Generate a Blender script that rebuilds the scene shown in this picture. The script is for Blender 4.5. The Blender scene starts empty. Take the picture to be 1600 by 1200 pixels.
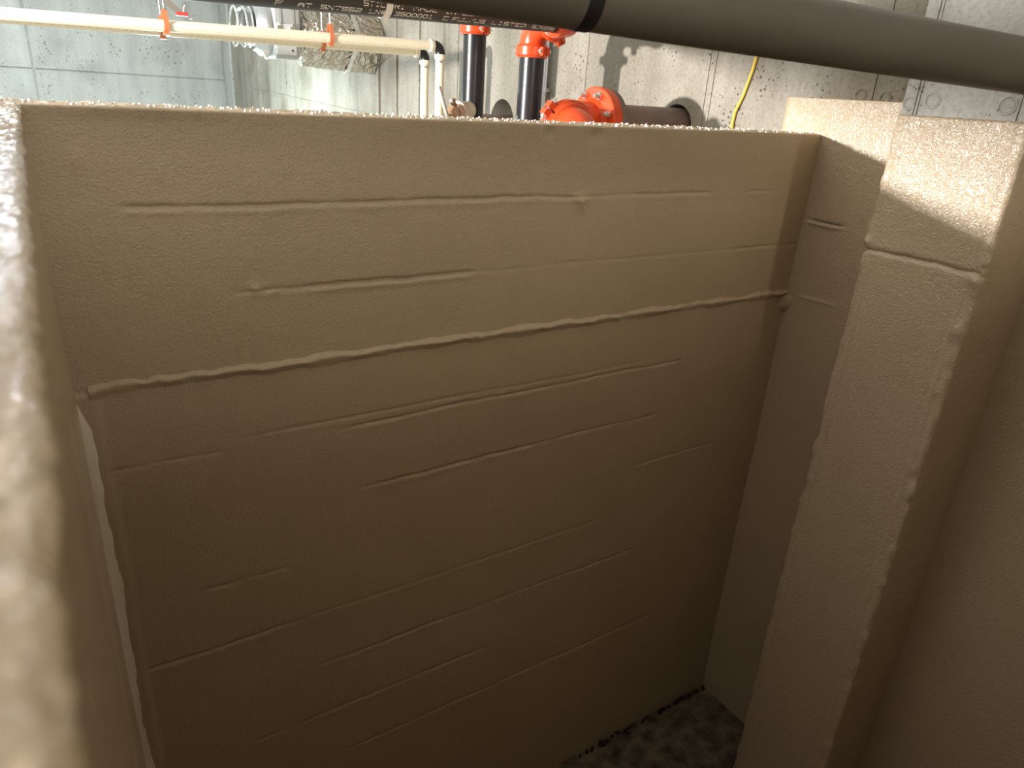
import bpy, math, random
import numpy as np
from mathutils import Vector, Matrix, noise
random.seed(7)
S = bpy.context.scene
COL = S.collection
PI = math.pi

# ------------------------------------------------------------------ camera
cam_d = bpy.data.cameras.new('camera'); cam = bpy.data.objects.new('camera', cam_d); COL.objects.link(cam)
FW = Vector((0.5186, 0.7648, -0.3822)); RT = Vector((0.8401, -0.5390, 0.0615)); UP = Vector((0.1590, 0.3530, 0.9220))
m = Matrix((( RT.x, UP.x, -FW.x, 0), (RT.y, UP.y, -FW.y, 0), (RT.z, UP.z, -FW.z, 2.767), (0, 0, 0, 1)))
cam.matrix_world = m
cam_d.sensor_width = 36.0; cam_d.lens = 1103.1 / 1600 * 36.0
cam_d.clip_start = 0.01; cam_d.clip_end = 60
cam_d.dof.use_dof = True; cam_d.dof.focus_distance = 2.3; cam_d.dof.aperture_fstop = 7.0
S.camera = cam

# ------------------------------------------------------------------ world, lights, exposure
w = bpy.data.worlds.new('world'); S.world = w; w.use_nodes = True
w.node_tree.nodes['Background'].inputs[0].default_value = (0.5, 0.55, 0.6, 1)
w.node_tree.nodes['Background'].inputs[1].default_value = 0.0
S.view_settings.view_transform = 'Standard'; S.view_settings.look = 'None'
S.view_settings.gamma = 1.0; S.view_settings.use_curve_mapping = False
S.view_settings.exposure = 0.0

def lamp(name, kind, loc, power, color, size=0.1, size_y=None, target=None):
    d = bpy.data.lights.new(name, kind); o = bpy.data.objects.new(name, d); COL.objects.link(o)
    d.energy = power; d.color = color; o.location = loc
    if kind == 'AREA':
        d.shape = 'RECTANGLE'; d.size = size; d.size_y = size_y or size
    else:
        d.shadow_soft_size = size
    if target:
        o.rotation_euler = (Vector(target) - Vector(loc)).to_track_quat('-Z', 'Y').to_euler()
    return o
lamp('work_light', 'AREA', (-2.6, 2.85, 2.97), 515, (1.0, 0.95, 0.935), 0.13, 0.13, (2.47, 2.3, 2.97))
lamp('far_work_light', 'POINT', (1.15, 7.6, 2.15), 270, (0.80, 0.95, 1.0), 0.08)
for i, (x, y) in enumerate([(-0.5, 6.0), (-0.5, 9.2), (-3.2, 7.5)]):
    lamp('ceiling_tube', 'AREA', (x, y, 4.2), 105, (0.80, 0.92, 1.0), 0.07, 1.2, (x, y, 0))
lamp('front_wall_fill', 'AREA', (0.45, -2.93, 3.6), 42, (1.0, 0.95, 0.86), 0.15, 1.25, (0.45, 5.0, 3.6))  # added fill light behind the camera, brightens the upper front wall; not a known fixture

# ------------------------------------------------------------------ material helpers
MATS = {}
def mat(name, color, rough=0.6, metal=0.0, bump=None, var=None, spec=0.5, coat=0.0):
    """bump: list of (scale, strength, distance, kind); var: (scale, amount, stretch)"""
    if name in MATS: return MATS[name]
    M = bpy.data.materials.new(name); M.use_nodes = True
    nt = M.node_tree; N = nt.nodes; L = nt.links
    b = N['Principled BSDF']
    b.inputs['Base Color'].default_value = (*color, 1); b.inputs['Roughness'].default_value = rough
    b.inputs['Metallic'].default_value = metal; b.inputs['Specular IOR Level'].default_value = spec
    b.inputs['Coat Weight'].default_value = coat; b.inputs['Coat Roughness'].default_value = 0.04
    tc = N.new('ShaderNodeTexCoord')
    if var:
        sc, amt, st = var
        mp = N.new('ShaderNodeMapping'); mp.inputs['Scale'].default_value = st
        L.new(tc.outputs['Object'], mp.inputs['Vector'])
        n = N.new('ShaderNodeTexNoise'); n.inputs['Scale'].default_value = sc; n.inputs['Detail'].default_value = 6
        L.new(mp.outputs[0], n.inputs['Vector'])
        r = N.new('ShaderNodeValToRGB')
        r.color_ramp.elements[0].position = 0.3; r.color_ramp.elements[1].position = 0.7
        r.color_ramp.elements[0].color = (*[c * (1 - amt) for c in color], 1)
        r.color_ramp.elements[1].color = (*[min(1, c * (1 + amt)) for c in color], 1)
        L.new(n.outputs['Fac'], r.inputs['Fac']); L.new(r.outputs[0], b.inputs['Base Color'])
    if bump:
        prev = None
        for sc, stg, dist, kind in bump:
            if kind == 'noise':
                t = N.new('ShaderNodeTexNoise'); t.inputs['Scale'].default_value = sc; t.inputs['Detail'].default_value = 3
                out = t.outputs['Fac']
            elif kind == 'worm':
                t = N.new('ShaderNodeTexNoise'); t.inputs['Scale'].default_value = sc; t.inputs['Detail'].default_value = 2
                t.inputs['Distortion'].default_value = 1.6; out = t.outputs['Fac']
            else:
                t = N.new('ShaderNodeTexVoronoi'); t.inputs['Scale'].default_value = sc; out = t.outputs['Distance']
            L.new(tc.outputs['Object'], t.inputs['Vector'])
            bp = N.new('ShaderNodeBump'); bp.inputs['Strength'].default_value = stg; bp.inputs['Distance'].default_value = dist
            L.new(out, bp.inputs['Height'])
            if prev: L.new(prev.outputs[0], bp.inputs['Normal'])
            prev = bp
        L.new(prev.outputs[0], b.inputs['Normal'])
        if coat: L.new(prev.outputs[0], b.inputs['Coat Normal'])
    MATS[name] = M
    return M

def concrete(name, light, dark, stain, streak=(3.0, 3.0, 0.35), pores=46.0):
    """cast concrete: cloudy tone, vertical streaks from the boards, air holes"""
    M = bpy.data.materials.new(name); M.use_nodes = True
    nt = M.node_tree; N = nt.nodes; L = nt.links; b = N['Principled BSDF']
    b.inputs['Roughness'].default_value = 0.75; b.inputs['Specular IOR Level'].default_value = 0.35
    tc = N.new('ShaderNodeTexCoord')
    mp = N.new('ShaderNodeMapping'); mp.inputs['Scale'].default_value = streak; L.new(tc.outputs['Object'], mp.inputs['Vector'])
    n1 = N.new('ShaderNodeTexNoise'); n1.inputs['Scale'].default_value = 2.2; n1.inputs['Detail'].default_value = 8; n1.inputs['Roughness'].default_value = 0.62
    L.new(mp.outputs[0], n1.inputs['Vector'])
    r1 = N.new('ShaderNodeValToRGB'); r1.color_ramp.elements[0].position = 0.32; r1.color_ramp.elements[1].position = 0.62
    r1.color_ramp.elements[0].color = (*dark, 1); r1.color_ramp.elements[1].color = (*light, 1)
    L.new(n1.outputs['Fac'], r1.inputs['Fac'])
    n2 = N.new('ShaderNodeTexNoise'); n2.inputs['Scale'].default_value = 1.7; n2.inputs['Detail'].default_value = 3
    L.new(tc.outputs['Object'], n2.inputs['Vector'])
    r2 = N.new('ShaderNodeValToRGB'); r2.color_ramp.elements[0].position = 0.55; r2.color_ramp.elements[1].position = 0.72
    L.new(n2.outputs['Fac'], r2.inputs['Fac'])
    mx = N.new('ShaderNodeMix'); mx.data_type = 'RGBA'; mx.inputs[7].default_value = (*stain, 1)
    L.new(r2.outputs[0], mx.inputs[0]); L.new(r1.outputs[0], mx.inputs[6])
    # grain
    n3 = N.new('ShaderNodeTexNoise'); n3.inputs['Scale'].default_value = 70; n3.inputs['Detail'].default_value = 5
    L.new(tc.outputs['Object'], n3.inputs['Vector'])
    r3 = N.new('ShaderNodeValToRGB'); r3.color_ramp.elements[0].position = 0.3; r3.color_ramp.elements[1].position = 0.6
    r3.color_ramp.elements[0].color = (0.80, 0.79, 0.77, 1); r3.color_ramp.elements[1].color = (1, 1, 1, 1)
    L.new(n3.outputs['Fac'], r3.inputs['Fac'])
    mg = N.new('ShaderNodeMix'); mg.data_type = 'RGBA'; mg.blend_type = 'MULTIPLY'; mg.inputs[0].default_value = 1
    L.new(mx.outputs[2], mg.inputs[6]); L.new(r3.outputs[0], mg.inputs[7])
    # air holes
    v = N.new('ShaderNodeTexVoronoi'); v.inputs['Scale'].default_value = pores; L.new(tc.outputs['Object'], v.inputs['Vector'])
    n4 = N.new('ShaderNodeTexNoise'); n4.inputs['Scale'].default_value = 6; L.new(tc.outputs['Object'], n4.inputs['Vector'])
    mr = N.new('ShaderNodeMapRange'); mr.inputs[1].default_value = 0.42; mr.inputs[2].default_value = 0.66; mr.inputs[3].default_value = 0.04; mr.inputs[4].default_value = 0.27
    L.new(n4.outputs['Fac'], mr.inputs[0])
    lt = N.new('ShaderNodeMath'); lt.operation = 'LESS_THAN'; L.new(v.outputs['Distance'], lt.inputs[0]); L.new(mr.outputs[0], lt.inputs[1])
    mh = N.new('ShaderNodeMix'); mh.data_type = 'RGBA'; mh.inputs[7].default_value = (*[c * 0.5 for c in dark], 1)
    L.new(lt.outputs[0], mh.inputs[0]); L.new(mg.outputs[2], mh.inputs[6]); L.new(mh.outputs[2], b.inputs['Base Color'])
    inv = N.new('ShaderNodeMath'); inv.operation = 'MULTIPLY'; inv.inputs[1].default_value = -1.0; L.new(lt.outputs[0], inv.inputs[0])
    bp = N.new('ShaderNodeBump'); bp.inputs['Strength'].default_value = 0.6; bp.inputs['Distance'].default_value = 0.004; L.new(inv.outputs[0], bp.inputs['Height'])
    b2 = N.new('ShaderNodeBump'); b2.inputs['Strength'].default_value = 0.35; b2.inputs['Distance'].default_value = 0.003
    L.new(n3.outputs['Fac'], b2.inputs['Height']); L.new(bp.outputs[0], b2.inputs['Normal']); L.new(b2.outputs[0], b.inputs['Normal'])
    MATS[name] = M
    return M

COATC = (0.48, 0.372, 0.238)
coat_m = mat('coating', COATC, 0.45, bump=[(75, 0.45, 0.003, 'worm'), (190, 0.75, 0.0018, 'noise')], var=(1.6, 0.05, (1, 1, 1)), spec=0.5)
coat_wet = mat('coating_wet', COATC, 0.14, bump=[(120, 0.75, 0.004, 'worm'), (300, 0.4, 0.0015, 'noise')], spec=0.5, coat=0.45)
coat_gloss = mat('coating_gloss', (0.52, 0.415, 0.28), 0.2, bump=[(70, 0.65, 0.0055, 'worm'), (200, 0.5, 0.002, 'noise')], spec=0.7)
conc_warm = concrete('concrete_warm', (0.315, 0.292, 0.24), (0.180, 0.162, 0.122), (0.165, 0.138, 0.092), streak=(1.6, 1.6, 0.35))
conc_grey = concrete('concrete_grey', (0.47, 0.47, 0.43), (0.36, 0.36, 0.33), (0.33, 0.33, 0.30), pores=24)
conc_col = concrete('concrete_column', (0.46, 0.45, 0.41), (0.37, 0.36, 0.32), (0.35, 0.34, 0.31), pores=60)
ceil_m = concrete('concrete_ceiling', (0.58, 0.57, 0.55), (0.48, 0.47, 0.45), (0.45, 0.44, 0.42))
dirt_m = mat('dirty_floor', (0.13, 0.10, 0.06), 0.8, bump=[(40, 0.8, 0.01, 'noise')], var=(14, 0.75, (1, 1, 1)))
flake_m = mat('dark_flake', (0.025, 0.018, 0.015), 0.7)
black_m = mat('black_paint', (0.012, 0.012, 0.014), 0.30, bump=[(120, 0.25, 0.001, 'noise')], spec=0.5)
lpipe_m = mat('black_lacquer', (0.030, 0.028, 0.026), 0.42, bump=[(90, 0.2, 0.001, 'noise')])
ink_m = mat('stencil_ink', (0.82, 0.78, 0.70), 0.7)
tape_m = mat('white_tape', (0.70, 0.68, 0.62), 0.5)
pvc_m = mat('grey_pvc', (0.125, 0.105, 0.082), 0.5, var=(5, 0.14, (0.6, 2, 2)))
rubber_m = mat('rubber', (0.006, 0.006, 0.006), 0.65)
orange_m = mat('orange_enamel', (0.60, 0.062, 0.010), 0.32, bump=[(60, 0.15, 0.001, 'noise')], spec=0.5)
zinc_m = mat('zinc', (0.62, 0.61, 0.58), 0.3, metal=1.0)
cream_m = mat('cream_plastic', (0.80, 0.72, 0.54), 0.4, var=(3, 0.04, (0.5, 2, 2)))
creamink_m = mat('faded_print', (0.50, 0.44, 0.32), 0.6)
fit_m = mat('black_fitting', (0.012, 0.012, 0.012), 0.35)
steel_m = mat('brown_steel', (0.16, 0.105, 0.085), 0.5, var=(9, 0.3, (0.5, 1, 1)))
galv_m = mat('galvanized', (0.55, 0.56, 0.56), 0.35, metal=0.9, var=(20, 0.08, (1, 1, 1)))
grey_m = mat('grey_housing', (0.42, 0.44, 0.42), 0.45)
foil_m = mat('foil', (0.60, 0.54, 0.46), 0.1, metal=1.0, bump=[(11, 1.0, 0.05, 'worm'), (34, 0.4, 0.01, 'worm')])
foilband_m = mat('foil_tape', (0.85, 0.85, 0.84), 0.2, metal=1.0)
copper_m = mat('copper_hanger', (0.62, 0.20, 0.085), 0.45, metal=0.2)
yellow_m = mat('yellow_cable', (0.72, 0.50, 0.07), 0.45)
brass_m = mat('brass', (0.34, 0.21, 0.12), 0.4, metal=0.5, var=(40, 0.4, (1, 1, 1)))
tan_m = mat('tan_stub', (0.52, 0.43, 0.33), 0.5, var=(30, 0.2, (1, 1, 1)))
dark_m = mat('sleeve_dark', (0.05, 0.045, 0.04), 0.9)

# ------------------------------------------------------------------ mesh helpers
class MB:
    def __init__(s): s.v = []; s.f = []
    def add(s, vs, fs):
        o = len(s.v); s.v += [tuple(p) for p in vs]; s.f += [tuple(i + o for i in f) for f in fs]; return s
    def box(s, a, b):
        (x0, y0, z0), (x1, y1, z1) = a, b
        return s.add([(x0,y0,z0),(x1,y0,z0),(x1,y1,z0),(x0,y1,z0),(x0,y0,z1),(x1,y0,z1),(x1,y1,z1),(x0,y1,z1)],
                     [(0,3,2,1),(4,5,6,7),(0,1,5,4),(1,2,6,5),(2,3,7,6),(3,0,4,7)])
    def obox(s, c, ax, ay, az):   # oriented box from half-axes
        c, ax, ay, az = map(Vector, (c, ax, ay, az))
        vs = [c + i*ax + j*ay + k*az for k in (-1, 1) for (i, j) in ((-1,-1),(1,-1),(1,1),(-1,1))]
        return s.add(vs, [(0,3,2,1),(4,5,6,7),(0,1,5,4),(1,2,6,5),(2,3,7,6),(3,0,4,7)])
    def lathe(s, c, axis, prof, n=32, cap=True, wob=None):   # prof: (t along axis, radius)
        c = Vector(c); a = Vector(axis).normalized(); u = a.orthogonal().normalized(); v = a.cross(u)
        vs = []; fs = []
        for t, r in prof:
            for k in range(n):
                q = 2*PI*k/n; rr = r
                if wob: rr = r + wob(t, q)
                vs.append(c + a*t + (u*math.cos(q) + v*math.sin(q))*rr)
        for i in range(len(prof)-1):
            for k in range(n):
                fs.append((i*n+k, i*n+(k+1) % n, (i+1)*n+(k+1) % n, (i+1)*n+k))
        if cap:
            fs.append(tuple(range(n-1, -1, -1))); fs.append(tuple((len(prof)-1)*n+k for k in range(n)))
        return s.add(vs, fs)
    def tube(s, pts, r, n=16, cap=True):
        P = [Vector(p) for p in pts]; R = r if isinstance(r, (list, tuple)) else [r]*len(P)
        u = None; vs = []; fs = []
        for i, p in enumerate(P):
            t = (P[min(i+1, len(P)-1)] - P[max(i-1, 0)]).normalized()
            u = t.orthogonal().normalized() if u is None else (u - t*u.dot(t)).normalized()
            v = t.cross(u)
            for k in range(n):
                q = 2*PI*k/n; vs.append(p + (u*math.cos(q) + v*math.sin(q))*R[i])
        for i in range(len(P)-1):
            for k in range(n): fs.append((i*n+k, i*n+(k+1) % n, (i+1)*n+(k+1) % n, (i+1)*n+k))
        if cap:
            fs.append(tuple(range(n-1, -1, -1))); fs.append(tuple((len(P)-1)*n+k for k in range(n)))
        return s.add(vs, fs)
    def torus(s, c, axis, R, r, n=40, k=10):
        c = Vector(c); a = Vector(axis).normalized(); u = a.orthogonal().normalized(); v = a.cross(u); vs = []; fs = []
        for i in range(n):
            q = 2*PI*i/n; d = u*math.cos(q) + v*math.sin(q)
            for j in range(k):
                w_ = 2*PI*j/k; vs.append(c + d*(R + r*math.cos(w_)) + a*r*math.sin(w_))
        for i in range(n):
            for j in range(k):
                fs.append((i*k+j, ((i+1) % n)*k+j, ((i+1) % n)*k+(j+1) % k, i*k+(j+1) % k))
        return s.add(vs, fs)
    def build(s, name, m, parent=None, smooth=True, recentre=True, angle=40):
        V = np.array(s.v, dtype=float)
        if parent is not None: off = Vector(parent.get('_base', (0,0,0)))
        elif recentre:
            lo, hi = V.min(0), V.max(0); off = Vector(((lo[0]+hi[0])/2, (lo[1]+hi[1])/2, lo[2]))
        else: off = Vector((0,0,0))
        me = bpy.data.meshes.new(name); me.from_pydata([tuple(p) for p in (V - np.array(off))], [], s.f)
        me.validate(); me.update()
        me.materials.append(m)
        if smooth:
            me.polygons.foreach_set('use_smooth', [True]*len(me.polygons))
            if angle < 180:
                me.set_sharp_from_angle(angle=math.radians(angle))
        o = bpy.data.objects.new(name, me); COL.objects.link(o)
        if parent is not None:
            o.parent = parent; o['_base'] = tuple(off)
        else:
            o.location = off; o['_base'] = tuple(off)
        return o

def tag(o, label=None, cat=None, group=None, kind=None):
    if label: o['label'] = label
    if cat: o['category'] = cat
    if group: o['group'] = group
    if kind: o['kind'] = kind
    return o
def empty(name, loc, label, cat, group=None):
    o = bpy.data.objects.new(name, None); COL.objects.link(o); o.location = loc; o['_base'] = tuple(loc)
    o.empty_display_size = 0.05
    return tag(o, label, cat, group)
def struct(mb, name, m, label, cat='wall', **k):
    return tag(mb.build(name, m, recentre=False, **k), label, cat, kind='structure')
def nz(x, y=0.0, z=0.0): return noise.noise((x, y, z))
def win(x, a, b, s=0.03):
    def st(t): t = max(0.0, min(1.0, t)); return t*t*(3-2*t)
    return st((x-a)/s + 0.5) * st((b-x)/s + 0.5)

def sweep(cols, prof, place, h):
    """cols: positions along the wall; prof: (a, b, na, nb); place(c, a, b) -> xyz; h(c, i, a, b) -> offset along the normal"""
    mb = MB(); n = len(prof); vs = []; fs = []
    for c in cols:
        for i, (a, b, na, nb) in enumerate(prof):
            d = h(c, i, a, b); vs.append(place(c, a + na*d, b + nb*d))
    for j in range(len(cols)-1):
        for i in range(n-1):
            fs.append((j*n+i, (j+1)*n+i, (j+1)*n+i+1, j*n+i+1))
    fs.append(tuple(range(n-1, -1, -1))); fs.append(tuple((len(cols)-1)*n+i for i in range(n)))
    return mb.add(vs, fs)
def rows(z0, z1, step, fine, half=0.03, fstep=0.003):
    zs = set(np.round(np.arange(z0, z1, step), 4))
    for f in fine:
        if z0 < f < z1: zs |= set(np.round(np.arange(max(z0, f-half), min(z1, f+half), fstep), 4))
    zs = sorted(zs); out = [zs[0]]
    for z in zs[1:]:
        if z - out[-1] > 0.0015: out.append(z)
    return out

# ------------------------------------------------------------------ dimensions (metres, tank floor z = 0)
D, WT = 1.708, 1.895          # tank front wall, inner and outer face
XL, XR = -0.007, 2.473        # left tank wall inner face, right building wall
ZT = 2.689                    # top of the tank walls
CO = 0.2032                   # block course
ZC = 4.3
YF = 11.4

# ------------------------------------------------------------------ building shell
struct(MB().box((-5.2, -3.2, -0.2), (2.75, YF+0.2, -0.004)), 'floor', conc_grey, 'bare concrete floor slab of the plant room', 'floor', smooth=False)
struct(MB().box((-5.2, -3.2, ZC), (2.75, YF+0.2, ZC+0.2)), 'ceiling', ceil_m, 'cast concrete ceiling of the plant room', 'ceiling', smooth=False)
struct(MB().box((-5.2, -3.2, 0), (-5.0, YF+0.2, ZC)), 'wall_left_outer', conc_grey, 'grey concrete wall beyond the left side of the tank', smooth=False)
struct(MB().box((-5.0, -3.2, 0), (2.75, -3.0, ZC)), 'wall_back', conc_grey, 'grey concrete wall behind the tank', smooth=False)

# far wall: recessed backing with cast panels standing proud of the joints
fw = struct(MB().box((-5.0, YF+0.02, 0), (2.75, YF+0.2, ZC)), 'wall_far', conc_grey, 'grey concrete wall at the far end with straight pour joints', smooth=False)
xs = [-5.0, -4.4, -2.11, 0.18, XR]; zsplit = [(0, 2.652), (2.672, ZC)]
for i in range(4):
    for (z0, z1) in zsplit:
        MB().box((xs[i]+0.012, YF, z0), (xs[i+1]-0.012, YF+0.03, z1)).build('concrete_panel', conc_grey, fw, smooth=False)

# right wall with two cored sleeve holes
HOLES = [(2.47, 2.66, 0.100), (3.955, 2.585, 0.135)]
def wall_with_holes():
    mb = MB(); sq = 0.2; cuts = [-3.0]
    for (y, z, r) in HOLES: cuts += [y-sq, y+sq]
    cuts.append(YF+0.02)
    def quad(y0, z0, y1, z1): mb.add([(XR,y0,z0),(XR,y1,z0),(XR,y1,z1),(XR,y0,z1)], [(3,2,1,0)])
    for i in range(len(cuts)-1):
        y0, y1 = cuts[i], cuts[i+1]
        if i % 2 == 0: quad(y0, 0, y1, ZC)
        else:
            y, z, r = HOLES[i//2]
            quad(y0, 0, y1, z-sq); quad(y0, z+sq, y1, ZC)
            n = 48; ring = []; out = []
            for k in range(n):
                q = 2*PI*k/n; c, s_ = math.cos(q), math.sin(q); mx = max(abs(c), abs(s_))
                ring.append((XR, y+r*c, z+r*s_)); out.append((XR, y+sq*c/mx, z+sq*s_/mx))
            deep = [(XR+0.25, p[1], p[2]) for p in ring]
            fs = [(k, (k+1) % n, n+(k+1) % n, n+k) for k in range(n)] + [(n+k, n+(k+1) % n, 2*n+(k+1) % n, 2*n+k) for k in range(n)]
            mb.add(out+ring+deep, fs); 
    mb.add([(XR+0.28,-3,0),(XR+0.28,YF,0),(XR+0.28,YF,ZC),(XR+0.28,-3,ZC)], [(0,1,2,3)])
    return mb
wr = struct(wall_with_holes(), 'wall_right', conc_warm, 'warm grey board-marked concrete wall carrying the pipes', smooth=False)
def seam(y, z0, z1, w_=0.006, p=0.005, m=conc_warm):
    MB().box((XR-p, y-w_/2, z0), (XR+0.01, y+w_/2, z1)).build('form_seam', m, wr, smooth=False)
for y in (9.57, 9.01, 8.45, 5.87, 5.52, 5.12, 4.54, 3.157, 2.318, 2.284): seam(y, 0, ZC, 0.010 if y < 5 else 0.03, 0.004 if y < 5 else 0.012)
for y in (1.548, 1.43): seam(y, 2.80, ZC, 0.005, 0.004)
MB().add([(XR-0.008, 9.9, 2.585), (XR-0.008, 5.9, 2.49), (XR-0.008, 5.9, 2.51), (XR-0.008, 9.9, 2.605),
          (XR+0.01, 9.9, 2.585), (XR+0.01, 5.9, 2.49), (XR+0.01, 5.9, 2.51), (XR+0.01, 9.9, 2.605)],
         [(0,1,2,3),(4,7,6,5),(0,4,5,1),(3,2,6,7),(0,3,7,4),(1,5,6,2)]).build('form_seam', conc_warm, wr, smooth=False)
def tie_mark(y, z, x, parent, R=0.02):
    mb = MB().torus((x, y, z), (1,0,0), R, 0.0028, 32, 8); mb.torus((x+0.0005, y, z), (1,0,0), R*0.74, 0.002, 28, 8)
    mb.build('form_tie_mark', conc_warm if parent is wr else conc_col, parent)
tie_mark(1.591, 2.829, XR, wr); tie_mark(1.499, 2.822, XR, wr)
struct(MB().box((XR-0.03, 10.92, 0), (XR+0.02, 11.30, ZC)), 'trim_1', conc_grey, 'pale vertical concrete strip in the far corner', 'trim', smooth=False)

# coating on the right wall: a skin with paint edge, lip and lumps
cy = [-0.6, -0.3] + list(np.arange(0.0, 1.889, 0.014)) + [1.889]
cz = rows(0, 2.813, 0.022, [2.382, 2.08], 0.03, 0.003) + [2.808, 2.813]
def h_right(y, i, z, _):
    d = 0.003*nz(y*3, z*3, 5) + 0.0012*nz(y*11, z*11, 9)
    zc = 2.383 + 0.004*nz(y*9, 3)
    g = math.exp(-((z-zc)/0.006)**2)
    d += -0.006*g*win(y, 1.535, 1.69, 0.03) + 0.006*math.exp(-((z-zc+0.011)/0.008)**2)*win(y, 1.54, 1.685, 0.04)
    d += 0.0035*math.exp(-((z-2.085-0.03*(1.7-y))/0.007)**2)*win(y, 1.5, 1.65, 0.05)
    for (ly, lz, lr, la) in LUMPS_R:
        d += la*math.exp(-((y-ly)**2+(z-lz)**2)/lr**2)
    return d*min(1, (2.813-z)/0.02 + 0.1)
LUMPS_R = [(1.62, 1.95, 0.012, 0.006), (1.60, 1.84, 0.014, 0.005), (1.64, 1.76, 0.01, 0.004), (1.58, 2.31, 0.012, 0.003), (1.55, 2.22, 0.008, 0.003), (1.57, 1.60, 0.02, 0.005), (1.63, 1.42, 0.016, 0.004), (1.50, 2.68, 0.014, 0.003)]
mb = MB(); n = len(cz)
vs = []; fs = []
for y in cy:
    for i, z in enumerate(cz): vs.append((XR - 0.005 - h_right(y, i, z, 0), y, z))
for j in range(len(cy)-1):
    for i in range(n-1): fs.append((j*n+i, j*n+i+1, (j+1)*n+i+1, (j+1)*n+i))
o0 = len(vs)
vs += [(XR+0.002, y, cz[-1]) for y in cy]; fs += [(j*n+n-1, o0+j, o0+j+1, (j+1)*n+n-1) for j in range(len(cy)-1)]
o1 = len(vs); jj = (len(cy)-1)*n
vs += [(XR+0.002, cy[-1], z) for z in cz]; fs += [(jj+i, jj+i+1, o1+i+1, o1+i) for i in range(n-1)]
mb.add(vs, fs).build('coating', coat_gloss, wr, angle=180)['label'] = 'glossy beige waterproof coating painted over the lower right wall'

# pilaster: concrete column standing in the tank, coated up to just above the tank top
PX, PY0, PY1 = 2.17, 0.905, 1.257
pil = struct(MB().box((PX, PY0, 0), (XR+0.01, PY1, ZC)), 'wall_pilaster', conc_col, 'grey concrete pilaster coated beige up to the tank top', 'pilaster', smooth=False)
for y in (1.222, 1.212, 0.945):
    MB().box((PX-0.004, y-0.002, 2.77), (PX+0.005, y+0.002, ZC)).build('form_seam', conc_col, pil, smooth=False)
for (y, z, R) in ((1.172, 2.817, 0.021), (0.973, 2.812, 0.022), (1.238, 2.806, 0.017)): tie_mark(y, z, PX, pil, R)
def pil_profile():
    # goes round: far side -> inner face -> near side, in (x, y) with normals
    P = []; r = 0.012; x0, ya, yb, e = PX-0.012, PY1+0.004, PY0-0.008, 0.0
    for x in np.linspace(XR, x0+r, 14): P.append((x, ya, 0, 1))
    for k in range(1, 6): q = PI/2*k/6; P.append((x0+r-r*math.sin(q), ya-r+r*math.cos(q), -math.sin(q), math.cos(q)))
    for y in np.linspace(ya-r, yb+r, 60): P.append((x0, y, -1, 0))
    for k in range(1, 6): q = PI/2*k/6; P.append((x0+r-r*math.cos(q), yb+r-r*math.sin(q), -math.cos(q), -math.sin(q)))
    for x in np.linspace(x0+r, XR, 14): P.append((x, yb, 0, -1))
    return P
def h_pil(z, i, x, y):
    d = 0.0022*nz(x*4+y*4, z*3, 21) + 0.0012*nz(x*14+y*14, z*14, 3)
    if x < PX+0.012:
        zc = 2.382 - 0.004 + 0.006*nz(y*14, 8)
        d += -0.010*math.exp(-((z-zc)/0.0065)**2)*win(y, PY0+0.006, PY1+0.02, 0.02)*(0.9+0.6*nz(y*20, 2))
        d += (0.003+0.003*nz(z*16, 4))*math.exp(-((y-1.228)/0.005)**2) + (0.0025+0.003*nz(z*13, 7))*math.exp(-((y-0.935)/0.006)**2)
        e0 = math.exp(-((y-PY1)/0.012)**2) + math.exp(-((y-PY0)/0.012)**2)
        d += e0*(0.007*nz(z*22, 1.5) + 0.005*nz(z*60, 2.5))
    for (ly, lz, lr, la) in LUMPS_P: d += la*math.exp(-((y-ly)**2+(z-lz)**2)/lr**2)*(1 if x < PX+0.03 else 0)
    return d
LUMPS_P = [(0.915, 2.36, 0.012, 0.010), (0.912, 2.345, 0.010, 0.008), (0.918, 2.21, 0.016, 0.010), (0.920, 2.02, 0.014, 0.009), (1.25, 2.40, 0.010, 0.007), (1.25, 2.34, 0.010, 0.006), (0.92, 1.75, 0.013, 0.007), (1.25, 1.85, 0.010, 0.006), (1.25, 1.55, 0.012, 0.007), (0.92, 2.12, 0.010, 0.006)]
pz = rows(0, 2.775, 0.016, [2.382], 0.03, 0.003) + [2.775]
sweep(pz, pil_profile(), lambda z, x, y: (x, y, z), h_pil).build('coating', coat_gloss, pil, angle=180)['label'] = 'glossy beige waterproof coating on the pilaster'

# tank floor
struct(MB().box((XL-0.19, -0.25, -0.05), (XR-0.002, D+0.02, 0.0)), 'floor_tank', dirt_m, 'dark dirty bottom of the coated tank', 'floor', smooth=False)

# tank front wall: coated blocks, displaced inner face, rough top
JOINTS = [  # course, x0, x1, groove amplitude
    (1, 0.15, 0.90, 0.0085), (1, 0.90, 1.36, 0.008), (1, 1.36, 1.92, 0.0035), (1, 2.12, 2.24, 0.0030), (1, 2.24, 2.46, 0.0012),
    (2, 0.36, 0.53, 0.0040), (2, 0.53, 0.99, 0.0105), (2, 0.99, 1.7, 0.0012), (2, 1.7, 2.10, 0.0016), (2, 2.10, 2.47, 0.0060),
    (4, 0.03, 0.28, 0.0022), (4, 0.62, 1.90, 0.0042), (3.87, 0.34, 1.10, 0.0022), (3.88, 1.10, 1.72, 0.0016), (5, 0.66, 0.80, 0.003), (5, 0.80, 1.60, 0.004), (5, 1.60, 1.82, 0.0025),
    (6, 0.20, 0.42, 0.0028), (6, 1.75, 2.18, 0.003), (7, 0.04, 0.40, 0.004), (7, 0.4, 1.6, 0.002), (8, 0.5, 1.8, 0.003), (9, 0.3, 1.2, 0.003), (10, 0.6, 2.0, 0.003)]
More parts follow.
